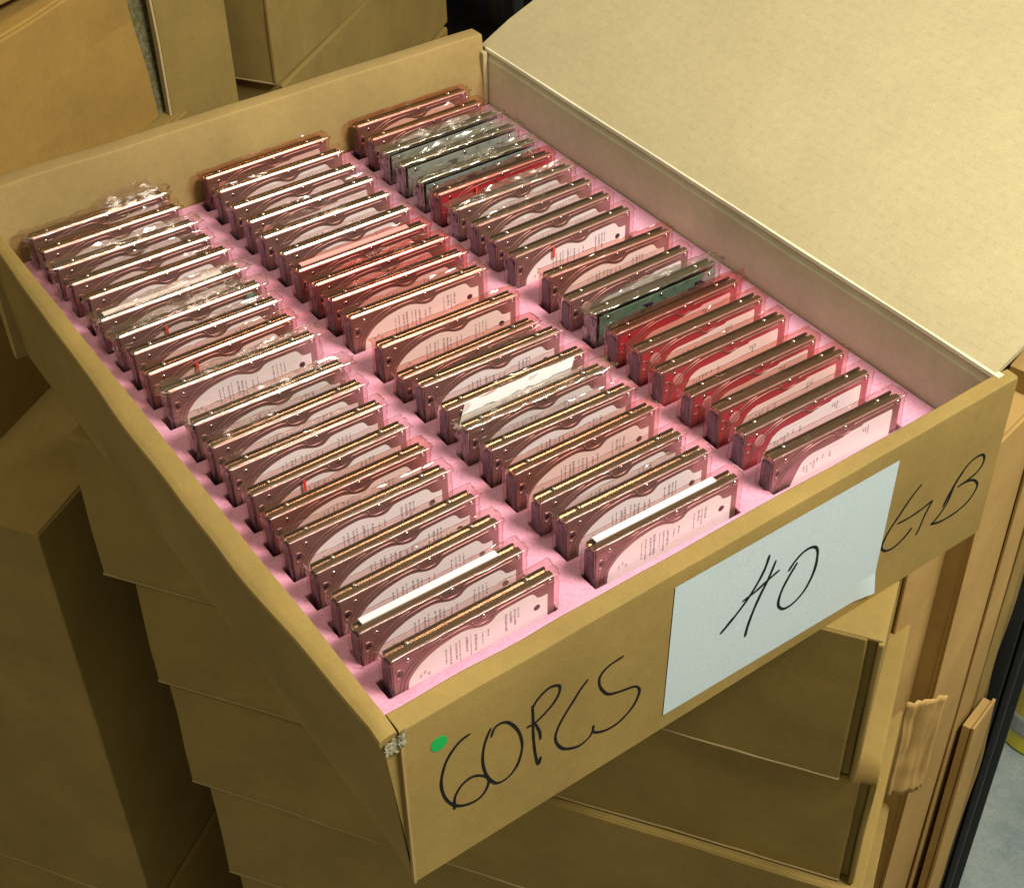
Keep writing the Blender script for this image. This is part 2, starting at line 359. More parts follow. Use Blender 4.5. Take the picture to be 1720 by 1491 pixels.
# crushed cardboard at the right corner of the second carton
def crush():
    e = empty('crushed_flap', (296, -97, -240), 'crumpled pale cardboard flap sticking out at the second carton corner', 'flap')
    def sheet_(name, x0, x1, y, z0, z1, mat, sd_):
        nx, nz_ = 14, 22; v, f = [], []
        for i in range(nx+1):
            for j in range(nz_+1):
                a, b = i/nx, j/nz_
                x = x0+(x1-x0)*a+5*(b-.5)*(1-a)*0; z = z0+(z1-z0)*b+(3*nz(i*3, sd_, 0, .31) if j == nz_ else 0)-(3*nz(i*2, sd_, 4, .37) if j == 0 else 0)
                yy = y-.35*x+2.2*abs(nz(x*2.2, z*.12, sd_, .13))*2+1.0*nz(x, z, sd_+3, .07)
                v.append((x, yy, z))
        for i in range(nx):
            for j in range(nz_):
                q = i*(nz_+1)+j; f.append((q, q+1, q+nz_+2, q+nz_+1))
        o = part(name, v, f, mat, e, smooth=True); m_ = o.modifiers.new('t', 'SOLIDIFY'); m_.thickness = .0012
    sheet_('torn_ply', 0, 24, 0, 0, 92, M['kraft_orange'], 3)
crush()
# dark crate at far right and yellow tub on the floor
e = empty('plastic_crate', (605, 10, FLOOR), 'black plastic crate half hidden behind the lid at the right edge', 'crate', None, math.radians(31.5))
def bxp(name, par, x0, x1, y0, y1, z0, z1, mat, bv=2): return part(name, boxv(x0, x1, y0, y1, z0, z1), BF, mat, par, bevel=bv)
bxp('wall', e, 0, 300, 0, 8, 0, 900, M['black_crate']); bxp('wall', e, 0, 8, 8.2, 300, 0, 900, M['black_crate']); bxp('wall', e, 292, 300, 8.2, 300, 0, 900, M['black_crate']); bxp('wall', e, 8.2, 291.8, 292, 300, 0, 900, M['black_crate'])
for k in range(6): bxp('rib', e, 20+k*52, 26+k*52, -8, -.2, 0, 900, M['black_crate'], 1)
bxp('rim', e, -8, 308, -10, 12, 901, 915, M['black_crate'], 3)
def tub():
    e = empty('yellow_tub', (1035, 192, FLOOR), 'yellow plastic tub with a grey band standing on the floor at right', 'tub')
    def lathe(name, prof, mat):
        n = 40; rings = []
        for r, z in prof: rings.append([(r*math.cos(2*math.pi*k/n), r*math.sin(2*math.pi*k/n), z) for k in range(n)])
        v, f = sweep(rings); part(name, v, f, mat, e, smooth=False, bevel=0)
    lathe('base', [(52, 0), (58, 4), (60, 34)], M['yellow']); lathe('band', [(61, 34.5), (62, 40), (62, 62), (61, 66)], M['grey_band'])
    lathe('body', [(60, 66.5), (64, 120), (66, 200), (66, 215)], M['yellow']); lathe('rim', [(66, 215.3), (71, 216), (71, 224), (64, 226)], M['yellow'])
tub()

# ------------------------------------------------------------------ the open box
box = empty('cardboard_box', (190, 220, -104), 'open cardboard box of hard drives, marked 60PCS 40 GB in black marker', 'box')
def bpart(name, v, f, mat, **k):
    v = [(x-190, y-220, z+104) for x, y, z in v]; return part(name, v, f, mat, box, **k)
def yout(x): return -54.8+(x+25)*(9.3/428)
def ztop(x): return 17.5+(x+25)*(3.2/428)
rings = []
for i in range(61):
    x = -25+427*i/60; y0 = yout(x); t = 13-(x+25)*(3.2/428)+.7*nz(x, 9, 0, .03); zt = ztop(x)+.6*nz(x, 0, 7, .025)
    rings.append([(x, y0, -103.5), (x, y0, -60), (x, y0, -20), (x, y0, zt-2.6), (x, y0+.3, zt-1.1), (x, y0+1.3, zt-.1), (x, y0+t-1.2, zt+.2), (x, y0+t-.3, zt-.5), (x, y0+t, zt-1.8), (x, y0+t, -96), (x, y0+t-4, -103)])
v, f = sweep(rings); front = bpart('front_wall', v, f, M['kraft'], smooth=True)
front.modifiers.new('es', 'EDGE_SPLIT').split_angle = math.radians(28)
# left wall (rolled over, bulging outwards)
tabo = [(-56, -35.5), (90, -40), (200, -40), (340, -37), (500, -33)]
rings = []
for i in range(61):
    y = -53.5+550*i/60; xo = lerp_tab(y, tabo)+.7*nz(y, 0, 3, .02); xi = -25.3+.6*nz(y, 2, 0, .015); zt = 19+.7*nz(y, 5, 0, .02)
    if i == 0: zt -= 2.5
    rings.append([(xi, y, -96), (xi, y, zt-1.5), (xi-.5, y, zt-.4), (xi-1.6, y, zt), (xo+4.6, y, zt-.3), (xo+3.0, y, zt-.7), (xo+.7, y, zt-1.9), (xo, y, zt-3.6), (xo+2.6, y, zt-11), (xo*.45-.55*25.5, y, -30), (-24.4, y, -98), (-23.5, y, -103.5), (-21, y, -103.5)])
v, f = sweep(rings); lw = bpart('left_wall', v, f, M['kraft'], smooth=True); lw.modifiers.new('es', 'EDGE_SPLIT').split_angle = math.radians(24)
# back wall, leaning slightly outwards
rings = []
for i in range(41):
    x = -32+(421)*i/40; d = .8*nz(x, 3, 0, .015); zz = .8*nz(x, 8, 0, .02)
    rings.append([(x, 487+d, -96), (x, 487.5+d, -25), (x, 494+d, 31.2+zz), (x, 494.5+d, 32.3+zz), (x, 495.5+d, 32.8+zz), (x, 508+d, 32.6+zz), (x, 509.3+d, 32+zz), (x, 510+d, 30.5+zz), (x, 507+d, -25), (x, 497+d, -103.5), (x, 490+d, -103)])
v, f = sweep(rings); bw = bpart('back_wall', v, f, M['kraft_back'], smooth=True); bw.modifiers.new('es', 'EDGE_SPLIT').split_angle = math.radians(24)
# right wall with score groove, then the lid hinged on it
rings = []
for i in range(61):
    y = -40+533*i/60; d = .7*nz(y, 1, 4, .012)
    rings.append([(390+d, y, -103.4), (390+d, y, -30), (390.4+d, y, 13), (391.6+d, y, 14.4), (391.9+d, y, 17.4), (390.6+d, y, 19.3), (391.2+d, y, 21.4), (396+d, y, 21.6), (399.5+d, y, 13), (399.5+d, y, -103.4)])
v, f = sweep(rings); rw = bpart('right_wall', v, f, M['kraft_wall_in'], smooth=True); rw.modifiers.new('es', 'EDGE_SPLIT').split_angle = math.radians(40)
rings = []
tilt = math.radians(20)
for i in range(41):
    y = -36+536*i/40; ring_t, ring_b = [], []
    for s in (0, 3, 7, 14, 30, 90, 160, 240, 330, 420):
        cv = min(1, s/14); a = tilt*(1.25-.25*cv)
        bow = 5*math.sin(math.pi*s/420)+1.0*nz(s, y, 0, .01)*cv
        X = 392.0+s*math.cos(tilt); Z = 20.9+s*math.sin(tilt)+.6*min(1, s/30)+bow+2.4*min(1, s/30)**.8
        ring_t.append((X, y, Z)); ring_b.append((X+.8, y, Z-3.4))
    rings.append(ring_t+ring_b[::-1])
v, f = sweep(rings); lid = bpart('lid', v, f, M['kraft_in'], smooth=True); lid.modifiers.new('es', 'EDGE_SPLIT').split_angle = math.radians(50)
bpart('bottom', boxv(-20, 389, -41, 489, -103.8, -99), BF, M['kraft'])
# edge of the side panel showing at the back corner, and torn tape at the front left corner
bpart('corner_edge', boxv(385.6, 389.6, 487.6, 492.5, -30, 20), BF, M['kraft_edge'], bevel=.5)
def flake(x0, x1, z0, z1, y, sd_, mat):
    n = 12; v, f = [], []
    for i in range(n+1):
        for j in range(n+1):
            a, b = i/n, j/n; ed = 1.6*(nz(j*3+sd_, 0, 0, .21) if i in (0, n) else 0); ez = 2.2*(nz(i*3, sd_, 2, .23) if j in (0, n) else 0)
            v.append((x0+(x1-x0)*a+ed, y-.5-1.5*abs(nz(a*6+sd_, b*5, 0, .45))-.3*abs(nz(a*14, b*14, sd_, .4)), z0+(z1-z0)*b+ez+2.5*(a-.5)*(b-.3)))
    for i in range(n):
        for j in range(n):
            q = i*(n+1)+j; f.append((q, q+1, q+n+2, q+n+1))
    o = bpart('torn_paper', v, f, mat); o.modifiers.new('t', 'SOLIDIFY').thickness = .0004
M['torn'] = cardboard('torn_paper_fibre', (.30, .28, .19), scuff=.3)
flake(-33.5, -26.5, 5, 14, -54.4, 3, M['torn']); flake(-26.6, -22.5, 7, 16.5, -55.0, 9, M['torn'])
rg = []
for i in range(30):
    z = -103.4+113*i/29; rg.append([(-25.6, yout(-25)-.9, z), (-24.2+.5*nz(z, 0, 0, .1), yout(-25)-.9, z), (-24.2, yout(-25)+1, z), (-25.8, yout(-25)+1, z)])
v, f = sweep(rg); bpart('corner_liner', v, f, M['kraft_back'])
# marker writing: ribbons lying on the front wall
def pix_to_front(u, v_, off_):
    """a point measured in the photograph, put on the front wall plane (x, z)"""
    d = [R_[0][i]*(u-860)/2480.92+R_[1][i]*(v_-745.5)/2480.92+R_[2][i] for i in range(3)]
    C = (-218.98, -438.57, 553.11)
    # plane y = yout(x)+off : solve
    k = 9.3/428; t = ((-54.8+25*k+off_)+k*C[0]-C[1])/(d[1]-k*d[0])
    return (C[0]+d[0]*t, C[2]+d[2]*t)
def ribbon(strokes, sc_, ox, oy, off_, wdt):
    v, f = [], []
    for st in strokes:
        P = catmull([pix_to_front(ox+a/sc_, oy+b/sc_, off_) for a, b in st], 5)
        n0 = len(v)
        for i, (x, z) in enumerate(P):
            a = P[max(0, i-1)]; b = P[min(len(P)-1, i+1)]; tx, tz = b[0]-a[0], b[1]-a[1]; l = math.hypot(tx, tz) or 1
            ww = wdt*(1+.25*nz(x, z, 3, .15)); ends = min(i, len(P)-1-i); ww *= (.55, .85, 1)[min(2, ends)]
            nx_, nz_ = -tz/l*ww/2, tx/l*ww/2
            for s in (-1, 1): v.append((x+s*nx_, yout(x)+off_-.15, z+s*nz_))
        for i in range(len(P)-1):
            a = n0+2*i; f.append((a, a+1, a+3, a+2))
    return v, f
pcs = [[(370, 618), (300, 670), (240, 745), (195, 830), (170, 930), (172, 1000), (195, 1060), (235, 1100), (285, 1115), (350, 1105), (420, 1070), (470, 1015), (495, 950), (485, 920), (450, 908), (400, 910), (350, 935), (300, 985), (265, 1050), (258, 1100), (262, 1140)],
       [(510, 580), (480, 650), (460, 720), (453, 800), (465, 870), (490, 920), (530, 955), (570, 955), (620, 925), (670, 870), (705, 800), (725, 710), (715, 640), (690, 590), (650, 553), (610, 540), (565, 555), (530, 590), (512, 645)],
       [(795, 425), (800, 520), (800, 600), (805, 680), (815, 760), (830, 820), (842, 822), (852, 775)],
       [(795, 450), (820, 400), (870, 340), (920, 300), (970, 288), (985, 305), (975, 350), (940, 410), (890, 470), (830, 530), (790, 560), (755, 578)], [(815, 550), (845, 610), (850, 660)],
       [(1180, 245), (1130, 310), (1080, 390), (1030, 470), (980, 560), (955, 630), (960, 680), (1000, 720), (1060, 720), (1120, 700), (1180, 650), (1208, 605), (1215, 560)],
       [(1425, 85), (1340, 140), (1290, 185), (1258, 235), (1258, 290), (1285, 330), (1320, 348), (1380, 335), (1450, 310), (1500, 295), (1525, 305), (1530, 335), (1500, 410), (1440, 490), (1370, 555), (1300, 595), (1240, 610), (1208, 605)]]
v, f = ribbon(pcs, 4.095, 700, 1080, 0, 1.75); o = bpart('marker_writing', v, f, M['marker']); o['label'] = 'handwritten 60PCS in black marker'
gb = [[(1245, 200), (1190, 270), (1130, 360), (1090, 420), (1060, 480), (1058, 505), (1080, 512), (1120, 490), (1170, 440), (1197, 403)], [(1128, 387), (1180, 360), (1240, 320), (1295, 275)], [(1295, 275), (1260, 340), (1230, 410), (1213, 440)],
      [(1340, 310), (1370, 250), (1410, 180), (1460, 110), (1500, 75), (1530, 65), (1532, 95), (1505, 140), (1460, 180), (1408, 217)], [(1440, 140), (1400, 200), (1365, 280), (1335, 330), (1300, 375), (1287, 387), (1330, 375), (1390, 340), (1450, 290), (1490, 235), (1502, 200), (1482, 182), (1440, 195), (1408, 217)]]
v, f = ribbon(gb, 2.774, 1100, 740, 0, 1.75); o = bpart('marker_writing', v, f, M['marker']); o['label'] = 'handwritten GB in black marker'
# taped sheet with 40
pc = [pix_to_front(u, q, -.6) for u, q in ((1135, 987), (1512, 773), (1464, 992), (1114, 1201))]
nx_, nz_ = 60, 40; v = []; f = []
for i in range(nx_+1):
    for j in range(nz_+1):
        a, b = i/nx_, j/nz_
        x = (pc[0][0]*(1-a)+pc[1][0]*a)*(1-b)+(pc[3][0]*(1-a)+pc[2][0]*a)*b; z = (pc[0][1]*(1-a)+pc[1][1]*a)*(1-b)+(pc[3][1]*(1-a)+pc[2][1]*a)*b
        curl = 2.5*max(0, (a-.9)/.1)*max(0, (b-.85)/.15)
        v.append((x, yout(x)-.4-.12*abs(nz(x, z, 0, .03))-curl, z))
for i in range(nx_):
    for j in range(nz_):
        a = i*(nz_+1)+j; f.append((a, a+1, a+nz_+2, a+nz_+1))
sheet = bpart('paper_sheet', v, f, M['sheet']); sd = sheet.modifiers.new('t', 'SOLIDIFY'); sd.thickness = .00006; sd.offset = 0
sheet['label'] = 'bluish white paper sheet with handwritten 40'
forty = [[(535, 530), (515, 590), (480, 660), (430, 740), (370, 820), (330, 870), (303, 900)], [(372, 815), (334, 862), (305, 897)], [(408, 748), (470, 700), (530, 645), (582, 600)], [(565, 555), (530, 640), (490, 720), (455, 800), (430, 870), (420, 912)],
         [(622, 608), (650, 565), (690, 520), (730, 495), (755, 500), (757, 540), (740, 610), (700, 690), (650, 750), (605, 780), (580, 775), (575, 750), (590, 700), (620, 640), (665, 565)]]
v, f = ribbon(forty, 2.774, 1100, 740, -.55, 1.9)
o = part('marker_writing', [(x-190, y-220, z+104) for x, y, z in v], f, M['marker'], sheet); o['label'] = 'handwritten 40 in black marker'
gx, gz = pix_to_front(737, 1248, 0)
v = [(gx, yout(gx)-.3, gz)]+[(gx+4.6*math.cos(a*math.pi/14), yout(gx)-.3, gz+4.8*math.sin(a*math.pi/14)) for a in range(28)]
v += [(x, y+.25, z) for x, y, z in v]
f = [(0, 1+k, 1+(k+1) % 28) for k in range(28)]+[(1+k, 1+(k+1) % 28, 30+(k+1) % 28, 30+k) for k in range(28)]
o = bpart('round_sticker', v, f, M['green']); o['label'] = 'small round green sticker'

# ------------------------------------------------------------------ foam insert with slots
PITCH, GAP, CS = 24.28, 12.6, 128.95
rowdy = [-1.5, 0, 0, -.5, 1, .5, -.5, 1, .5, 1, 1.2, 1, .5, -.5, -1, -1, .5, 0, .3, -.8]
def row_y(r): return r*PITCH+(GAP if r >= 10 else 0)+rowdy[r]
def build_foam():
    ZT, ZB = -25, -97
    xs = [-24.6]
    for c in range(3): xs += [c*CS-1.9-(1.2 if c == 0 else 0), c*CS+102.0]
    xs += [389.2]
    ys = [-41]
    for r in range(20): ys += [row_y(r)-1.9, row_y(r)+11.3]
    ys += [486.6]
    bm = bmesh.new(); vt = {}
    def V(i, j, k):
        key = (i, j, k)
        if key not in vt:
            x, y = xs[i], ys[j]; j2 = .5 if 0 < i < len(xs)-1 else 0
            vt[key] = bm.verts.new(((x+j2*nz(x, y, 0, .3)-182)*S, (y+.5*nz(x, y, 4, .3)*(1 if 0 < j < len(ys)-1 else 0)-223)*S, (ZT if k == 0 else (-71 if k == 1 else ZB))*S+.0971))
        return vt[key]
    ns_i, ns_j = len(xs)-1, len(ys)-1
    slot = lambda i, j: 0 <= i < ns_i and 0 <= j < ns_j and i % 2 == 1 and j % 2 == 1
    for i in range(ns_i):
        for j in range(ns_j):
            k = 1 if slot(i, j) else 0
            bm.faces.new((V(i, j, k), V(i+1, j, k), V(i+1, j+1, k), V(i, j+1, k)))
            if k:
                q = [(i, j), (i+1, j), (i+1, j+1), (i, j+1)]
                for a in range(4):
                    A, B = q[a], q[(a+1) % 4]; bm.faces.new((V(*A, 0), V(*B, 0), V(*B, 1), V(*A, 1)))
    for j in range(ns_j):
        for i in (0, ns_i): bm.faces.new((V(i, j, 0), V(i, j+1, 0), V(i, j+1, 2), V(i, j, 2)))
    for i in range(ns_i):
        for j in (0, ns_j): bm.faces.new((V(i, j, 0), V(i+1, j, 0), V(i+1, j, 2), V(i, j, 2)))
    bmesh.ops.recalc_face_normals(bm, faces=bm.faces)
    me = bpy.data.meshes.new('foam_insert'); bm.to_mesh(me); bm.free(); me.materials.append(M['foam'])
    o = link('foam_insert', me, None, (182, 223, -97.1))
    bv = o.modifiers.new('b', 'BEVEL'); bv.width = .0014; bv.segments = 3; bv.limit_method = 'ANGLE'
    for p in me.polygons: p.use_smooth = True
    return tag(o, 'pink foam insert with slots holding the drives inside the box', 'foam')
build_foam()

# ------------------------------------------------------------------ hard drive meshes (x length, y thickness from the front, z down from the top)
def ext(prof, x0, x1, nx=1, xb=.6):
    """extrude a (y, z) profile along x, ends slightly pulled in"""
    cy = sum(p[0] for p in prof)/len(prof)
    rings = []
    for x, s in [(x0, xb), (x0+xb, 0), (x1-xb, 0), (x1, xb)]:
        rings.append([(x, y+(cy-y)/5*s*.6, z-(s*.7 if z > -20 else -s*.7)) for y, z in prof])
    return sweep(rings)
DM = {}
def dmesh(name, v, f, mat, smooth=False): DM[name] = mesh(name, v, f, M[mat], smooth); return DM[name]
v, f = ext([(1.25, -69), (1.25, -.5), (1.7, 0), (4.3, 0), (4.7, -.25), (5.1, -2.6), (8.3, -2.8), (8.7, -1.0), (9.2, -.9), (9.5, -1.5), (9.5, -69)], 0, 100); dmesh('chassis', v, f, 'chassis')
v, f = ext([(0.0, -69.3), (0, -1.3), (.12, -.75), (.5, -.3), (.85, -.2), (1.15, -.35), (1.2, -69.3)], .25, 99.75); dmesh('cover', v, f, 'cover')
# embossed ridges of the cover: arcs around the platter and the dip around the centre screw
def ridge(path, w_, h_):
    P = catmull(path, 6); rings = []
    for i, (x, z) in enumerate(P):
        a = P[max(0, i-1)]; b = P[min(len(P)-1, i+1)]; tx, tz = b[0]-a[0], b[1]-a[1]; l = math.hypot(tx, tz) or 1; nx_, nz_ = -tz/l, tx/l
        rings.append([(x+nx_*w_*q, .02-h_*hh, z+nz_*w_*q) for q, hh in ((-1, 0), (-.6, .75), (0, 1), (.6, .75), (1, 0))])
    return sweep(rings, closed=True)
va, fa = [], []
for path in ([(5.5, -27), (7, -20), (9.8, -15.5), (13.5, -11.6), (18.5, -8.2), (25, -5.3), (31, -4), (38, -3.4), (44, -3.5), (47.5, -4.6)],
             [(3.3, -27), (4.6, -20), (7, -15), (11, -10.4), (16.5, -6.6), (23, -3.6), (29, -2.3)],
             [(47.5, -2.6), (48.5, -5), (51, -7), (55, -7.6), (59, -7), (61.5, -5), (62.5, -3.6), (66, -3.2), (80, -3.1), (94, -3.1)],
             [(2, -9.6), (4.5, -9.7), (6, -11.5), (5.8, -14), (4, -15.6), (2, -15.8)]):
    a, b = ridge(path, .75, .55); n0 = len(va); va += a; fa += [tuple(q+n0 for q in ff) for ff in b]
dmesh('embossed_ridge', va, fa, 'cover', True)
def plate(outline, y, th, holes=()):
    """thin sheet with rounded outline in the (x, z) plane"""
    bm = bmesh.new(); vs_ = [bm.verts.new((x*S, y*S, z*S)) for x, z in outline]; es = [bm.edges.new((vs_[i], vs_[(i+1) % len(vs_)])) for i in range(len(vs_))]
    for hx, hz, r in holes:
        hv = [bm.verts.new(((hx+r*math.cos(k*math.pi/8))*S, y*S, (hz+r*math.sin(k*math.pi/8))*S)) for k in range(16)]
        es += [bm.edges.new((hv[i], hv[(i+1) % 16])) for i in range(16)]
    bmesh.ops.triangle_fill(bm, use_beauty=True, use_dissolve=False, edges=es)
    r = bmesh.ops.extrude_face_region(bm, geom=bm.faces[:])
    for q in r['geom']:
        if isinstance(q, bmesh.types.BMVert): q.co.y -= th*S
    bmesh.ops.recalc_face_normals(bm, faces=bm.faces); return bm
def bmmesh(name, bm, mat):
    me = bpy.data.meshes.new(name); bm.to_mesh(me); bm.free(); me.materials.append(M[mat]); DM[name] = me; return me
wave = [(8, -27), (8.8, -21.5), (10.8, -18.2), (15, -14), (19.5, -11.2), (26, -8.4), (32, -7), (38, -6.2), (43, -6.2), (48, -7.6), (53, -9.7), (57, -10.2), (60, -9.4), (63, -7), (66, -6.1), (72, -5.8), (80, -5.6), (85, -5.8), (87.2, -7.6), (89, -10.4), (92, -11.3), (95.4, -11.3)]
wl = catmull(wave, 3)+[(95.4, -40), (90, -60), (30, -62), (14, -52), (8, -40)]
bmmesh('label', plate(wl, -.02, .12, [(88.5, -17.6, 2.2)]), 'label')
band = [(15, -27), (19, -18.5), (22, -13.2), (26, -10.8), (30, -9.8), (44, -9.6), (54, -9.2), (56, -7.8), (68, -7.6), (70, -6.4), (93, -6.2), (93.6, -8), (93.6, -60), (15, -60)]
bmmesh('label_band', plate(band, -.12, .12), 'label')
bmmesh('label_red', plate([(1.5, -3), (98.5, -2.6), (98.5, -62), (1.5, -62)], -.02, .08), 'red_label')
def prints(seed, kind):
    rnd = random.Random(seed); v, f = [], []
    def q(x0, x1, z0, z1):
        n = len(v); y = -.30; v.extend([(x0, y, z0), (x1, y, z0), (x1, y, z1), (x0, y, z1)]); f.append((n, n+1, n+2, n+3))
    if kind == 'wave':
        for x0, zt, zb in ((31, -12, -23), (33.6, -11, -25), (37, -11.5, -24), (39.4, -10.5, -25), (43.5, -11, -22), (46.2, -11.5, -25), (49, -12.5, -24), (53.5, -14, -21), (57, -13.5, -19), (68, -10, -22), (71, -9.5, -18), (73.6, -9.5, -20), (76, -9.5, -17)):
            wcol = rnd.choice((.8, 1.1, 1.5)); z = zt
            while z > zb:
                l = rnd.uniform(.5, 1.8); q(x0+rnd.uniform(0, .25), x0+wcol*rnd.uniform(.65, 1), z-l, z); z -= l+rnd.uniform(.25, .8)
        for x0, z0 in ((15, -21), (17.5, -19.5), (20, -22)):
            q(x0, x0+1.6, z0-.7, z0); q(x0+.3, x0+1.2, z0-2, z0-1.2)
    else:
        for x0, zt in ((24, -17), (26.5, -17.5), (29, -16), (31.6, -16), (34, -15.2), (38.4, -15), (44, -14.5), (70, -10), (72, -10.2), (74, -9.8)):
            z = zt
            for k in range(rnd.randint(2, 4)):
                l = rnd.uniform(.6, 1.5); q(x0, x0+rnd.uniform(.7, 1.4), z-l, z); z -= l+.5
    return v, f
for k in range(4):
    v, f = prints(k, 'wave'); dmesh('print_wave%d' % k, v, f, 'ink')
    v, f = prints(k+9, 'band'); dmesh('print_band%d' % k, v, f, 'ink')
def dome(axis, r, h_, n=14):
    rings = []
    for rr, hh in ((1, 0), (.98, .45), (.8, .8), (.45, .98), (.12, 1.0)):
        ring = []
        for k in range(n):
            a, b = rr*r*math.cos(2*math.pi*k/n), rr*r*math.sin(2*math.pi*k/n)
            ring.append((a, -hh*h_, b) if axis == 'y' else (a, b, hh*h_))
        rings.append(ring)
    return sweep(rings)
v, f = dome('y', 1.5, .8); dmesh('screw_face', v, f, 'screw', True)
v, f = dome('z', 1.5, 2.3); dmesh('screw_top', v, f, 'screw', True)
v, f = dome('y', 1.9, .05); dmesh('hole_plug', v, f, 'plug', True)
v, f = dome('y', 4.2, .25, 24); dmesh('sticker', v, f, 'sticker_pale')
dmesh('connector', *(lambda a: (a, BF))(boxv(-1.4, -.05, 2.0, 8.6, -66, -5.5)), 'plug')
va, fa = [], []
for k in range(12):
    for yy in (4.0, 6.4):
        n0 = len(va); va += boxv(-2.0, -1.35, yy-.35, yy+.35, -10-k*4.2, -9.2-k*4.2); fa += [tuple(q+n0 for q in ff) for ff in BF]
dmesh('pins', va, fa, 'pin')
bmmesh('board', plate([(2, -6), (30, -6), (32, -8), (60, -8), (62, -5), (97, -5), (97, -66), (2, -66)], 10.6, 1.0), 'pcb')
def board_front(mat):
    return plate([(1.5, -3.5), (98.5, -3.5), (98.5, -67), (1.5, -67)], -.1, 1.0)
for kx in ('pcb', 'pcb_grey', 'pcb_teal'): bmmesh('board_'+kx, board_front(kx), kx)
va, fa = [], []
rnd = random.Random(4)
for k in range(26):
    x, z = rnd.uniform(5, 90), rnd.uniform(-24, -7); a, b = rnd.uniform(1, 7), rnd.uniform(.8, 4); n0 = len(va)
    va += boxv(x, x+a, -2.0, -1.12, z-b, z); fa += [tuple(q+n0 for q in ff) for ff in BF]
dmesh('chips', va, fa, 'plug')
dmesh('edge_label', *(lambda a: (a, BF))(boxv(4, 88, 5.2, 9.35, -.8, .0)), 'label')

def bag_mesh(seed, mat, flap=None, amp=.7):
    rnd = random.Random(seed)
    xs = [-1.6, -.6]+[1+98*i/26 for i in range(27)]+[100.6, 101.6]; zs_ = [-67, -45, -30, -26, -22, -18, -14.5, -11, -8, -5.5, -3.3, -1.5, 0, .9]; ys_ = [-1.0, -.4, 1.6, 3.8, 6, 8.2, 10.3, 11.2]
    nxs, nys, nzs = len(xs), len(ys_), len(zs_)
    idx = {}; v = []; f = []
    sx = rnd.uniform(0, 900)
    def P(i, j, k):
        key = (i, j, k)
        if key in idx: return idx[key]
        x, y, z = xs[i], ys_[j], zs_[k]
        am = amp
        d = nz(x*.35+sx, z*.9, y*.7, .16)*1.3+.5*nz(x*.6+sx, z, y, .42)+.7*nz(x*.5+sx, z*.5-x*.25, 3, .2)
        oy = (1 if j >= nys/2 else -1)*abs(d)*am*(1 if j in (0, nys-1) else .2)
        oz = abs(nz(x+sx, y*1.5, 7, .22))*am*1.3*(1 if k == nzs-1 else .15)
        ox = (1 if i > nxs/2 else -1)*abs(nz(sx, z, y, .3))*am*2.0*(1 if i in (0, nxs-1) else .1)
        if k >= nzs-2:                                   # pinched corners
            for e_ in (0, nxs-1):
                if i == e_: ox += (1 if e_ else -1)*rnd.uniform(.5, 3.0)*am; oz += rnd.uniform(-.4, .6)
        v.append((x+ox, y+oy, z+oz)); idx[key] = len(v)-1; return idx[key]
    for i in range(nxs-1):
        for k in range(nzs-1):
            for j in (0, nys-1): f.append((P(i, j, k), P(i+1, j, k), P(i+1, j, k+1), P(i, j, k+1)))
        for j in range(nys-1): f.append((P(i, j, nzs-1), P(i+1, j, nzs-1), P(i+1, j+1, nzs-1), P(i, j+1, nzs-1)))
    for j in range(nys-1):
        for k in range(nzs-1):
            for i in (0, nxs-1): f.append((P(i, j, k), P(i, j+1, k), P(i, j+1, k+1), P(i, j, k+1)))
    def fin(x0, x1, y0, h_, lean, n=26):
        base = len(v)
        for i in range(n+1):
            a = i/n; x = x0+(x1-x0)*a; env = min(1, a*8, (1-a)*8)**.5
            for k in range(5):
                t = k/4; hh = h_*t*(.75+.35*nz(x+sx, 1, 0, .08))*env
                v.append((x+1.2*nz(x+sx, t*6, 3, .15)*t, y0+lean*t*h_+2.6*nz(x+sx, t*8, 0, .11)*t, .7+hh))
        for i in range(n):
            for k in range(4):
                q = base+i*5+k; f.append((q, q+1, q+6, q+5))
    def endfin(xe, sgn, w_, zt, zb):
        base = len(v); n = 12
        for i in range(n+1):
            a = i/n; z = zt+(zb-zt)*a
            for k in range(4):
                t = k/3; v.append((xe+sgn*t*w_*(.7+.5*nz(z+sx, 2, 0, .2)), 5+2.2*nz(z+sx, t*5, 0, .2)*t, z+1.0*nz(t*9, z, sx, .2)))
        for i in range(n):
            for k in range(3):
                q = base+i*4+k; f.append((q, q+1, q+5, q+4))
    if flap:
        for fl_ in flap:
            if fl_[0] == 'top': fin(*fl_[1:])
            else: endfin(*fl_[1:])
    me = mesh('plastic_bag', v, f, BAG[mat], True); return me

# look per drive: (face type, bag, extras)
LFT = [('T1', 'clear', ''), ('T1', 'clear', 'e'), ('T1', 'clear', ''), ('T1', 'clear', ''), ('T1', 'clear', ''), ('T1', 'pink', ''), ('T1', 'clear', 'r'), ('T1', 'clear', 'F'), ('T1', 'clear', 'F'), ('T1', 'crinkle', ''),
       ('T1', 'crinkle', ''), ('T1', 'pink', 'r'), ('T1', 'clear', ''), ('T1', 'crinkle', 'rFg'), ('T1', 'crinkle', 'e'), ('T1', 'clear', ''), ('T1', 'clear', ''), ('T1', 'crinkle', ''), ('T1', 'clear', ''), ('T3', 'crinkle', 'F')]
MID = [('T1', 'clear', 'e'), ('T1', 'clear', ''), ('T1', 'clear', ''), ('T1', 'pink', ''), ('T1', 'clear', ''), ('T1', 'crinkle', ''), ('T1', 'clear', 'p'), ('T1', 'clear', ''), ('T0', 'pink', 'rd'), ('T1', 'pink', ''),
       ('T1', 'pink', ''), ('T1', 'red', 'F'), ('T1', 'red', 'F'), ('T1', 'red', 'e'), ('T1', 'clear', ''), ('T1', 'clear', 'F'), ('T3', 'clear', 's'), ('T1', 'clear', ''), ('T1', 'clear', ''), ('T3', 'pink', 'sF')]
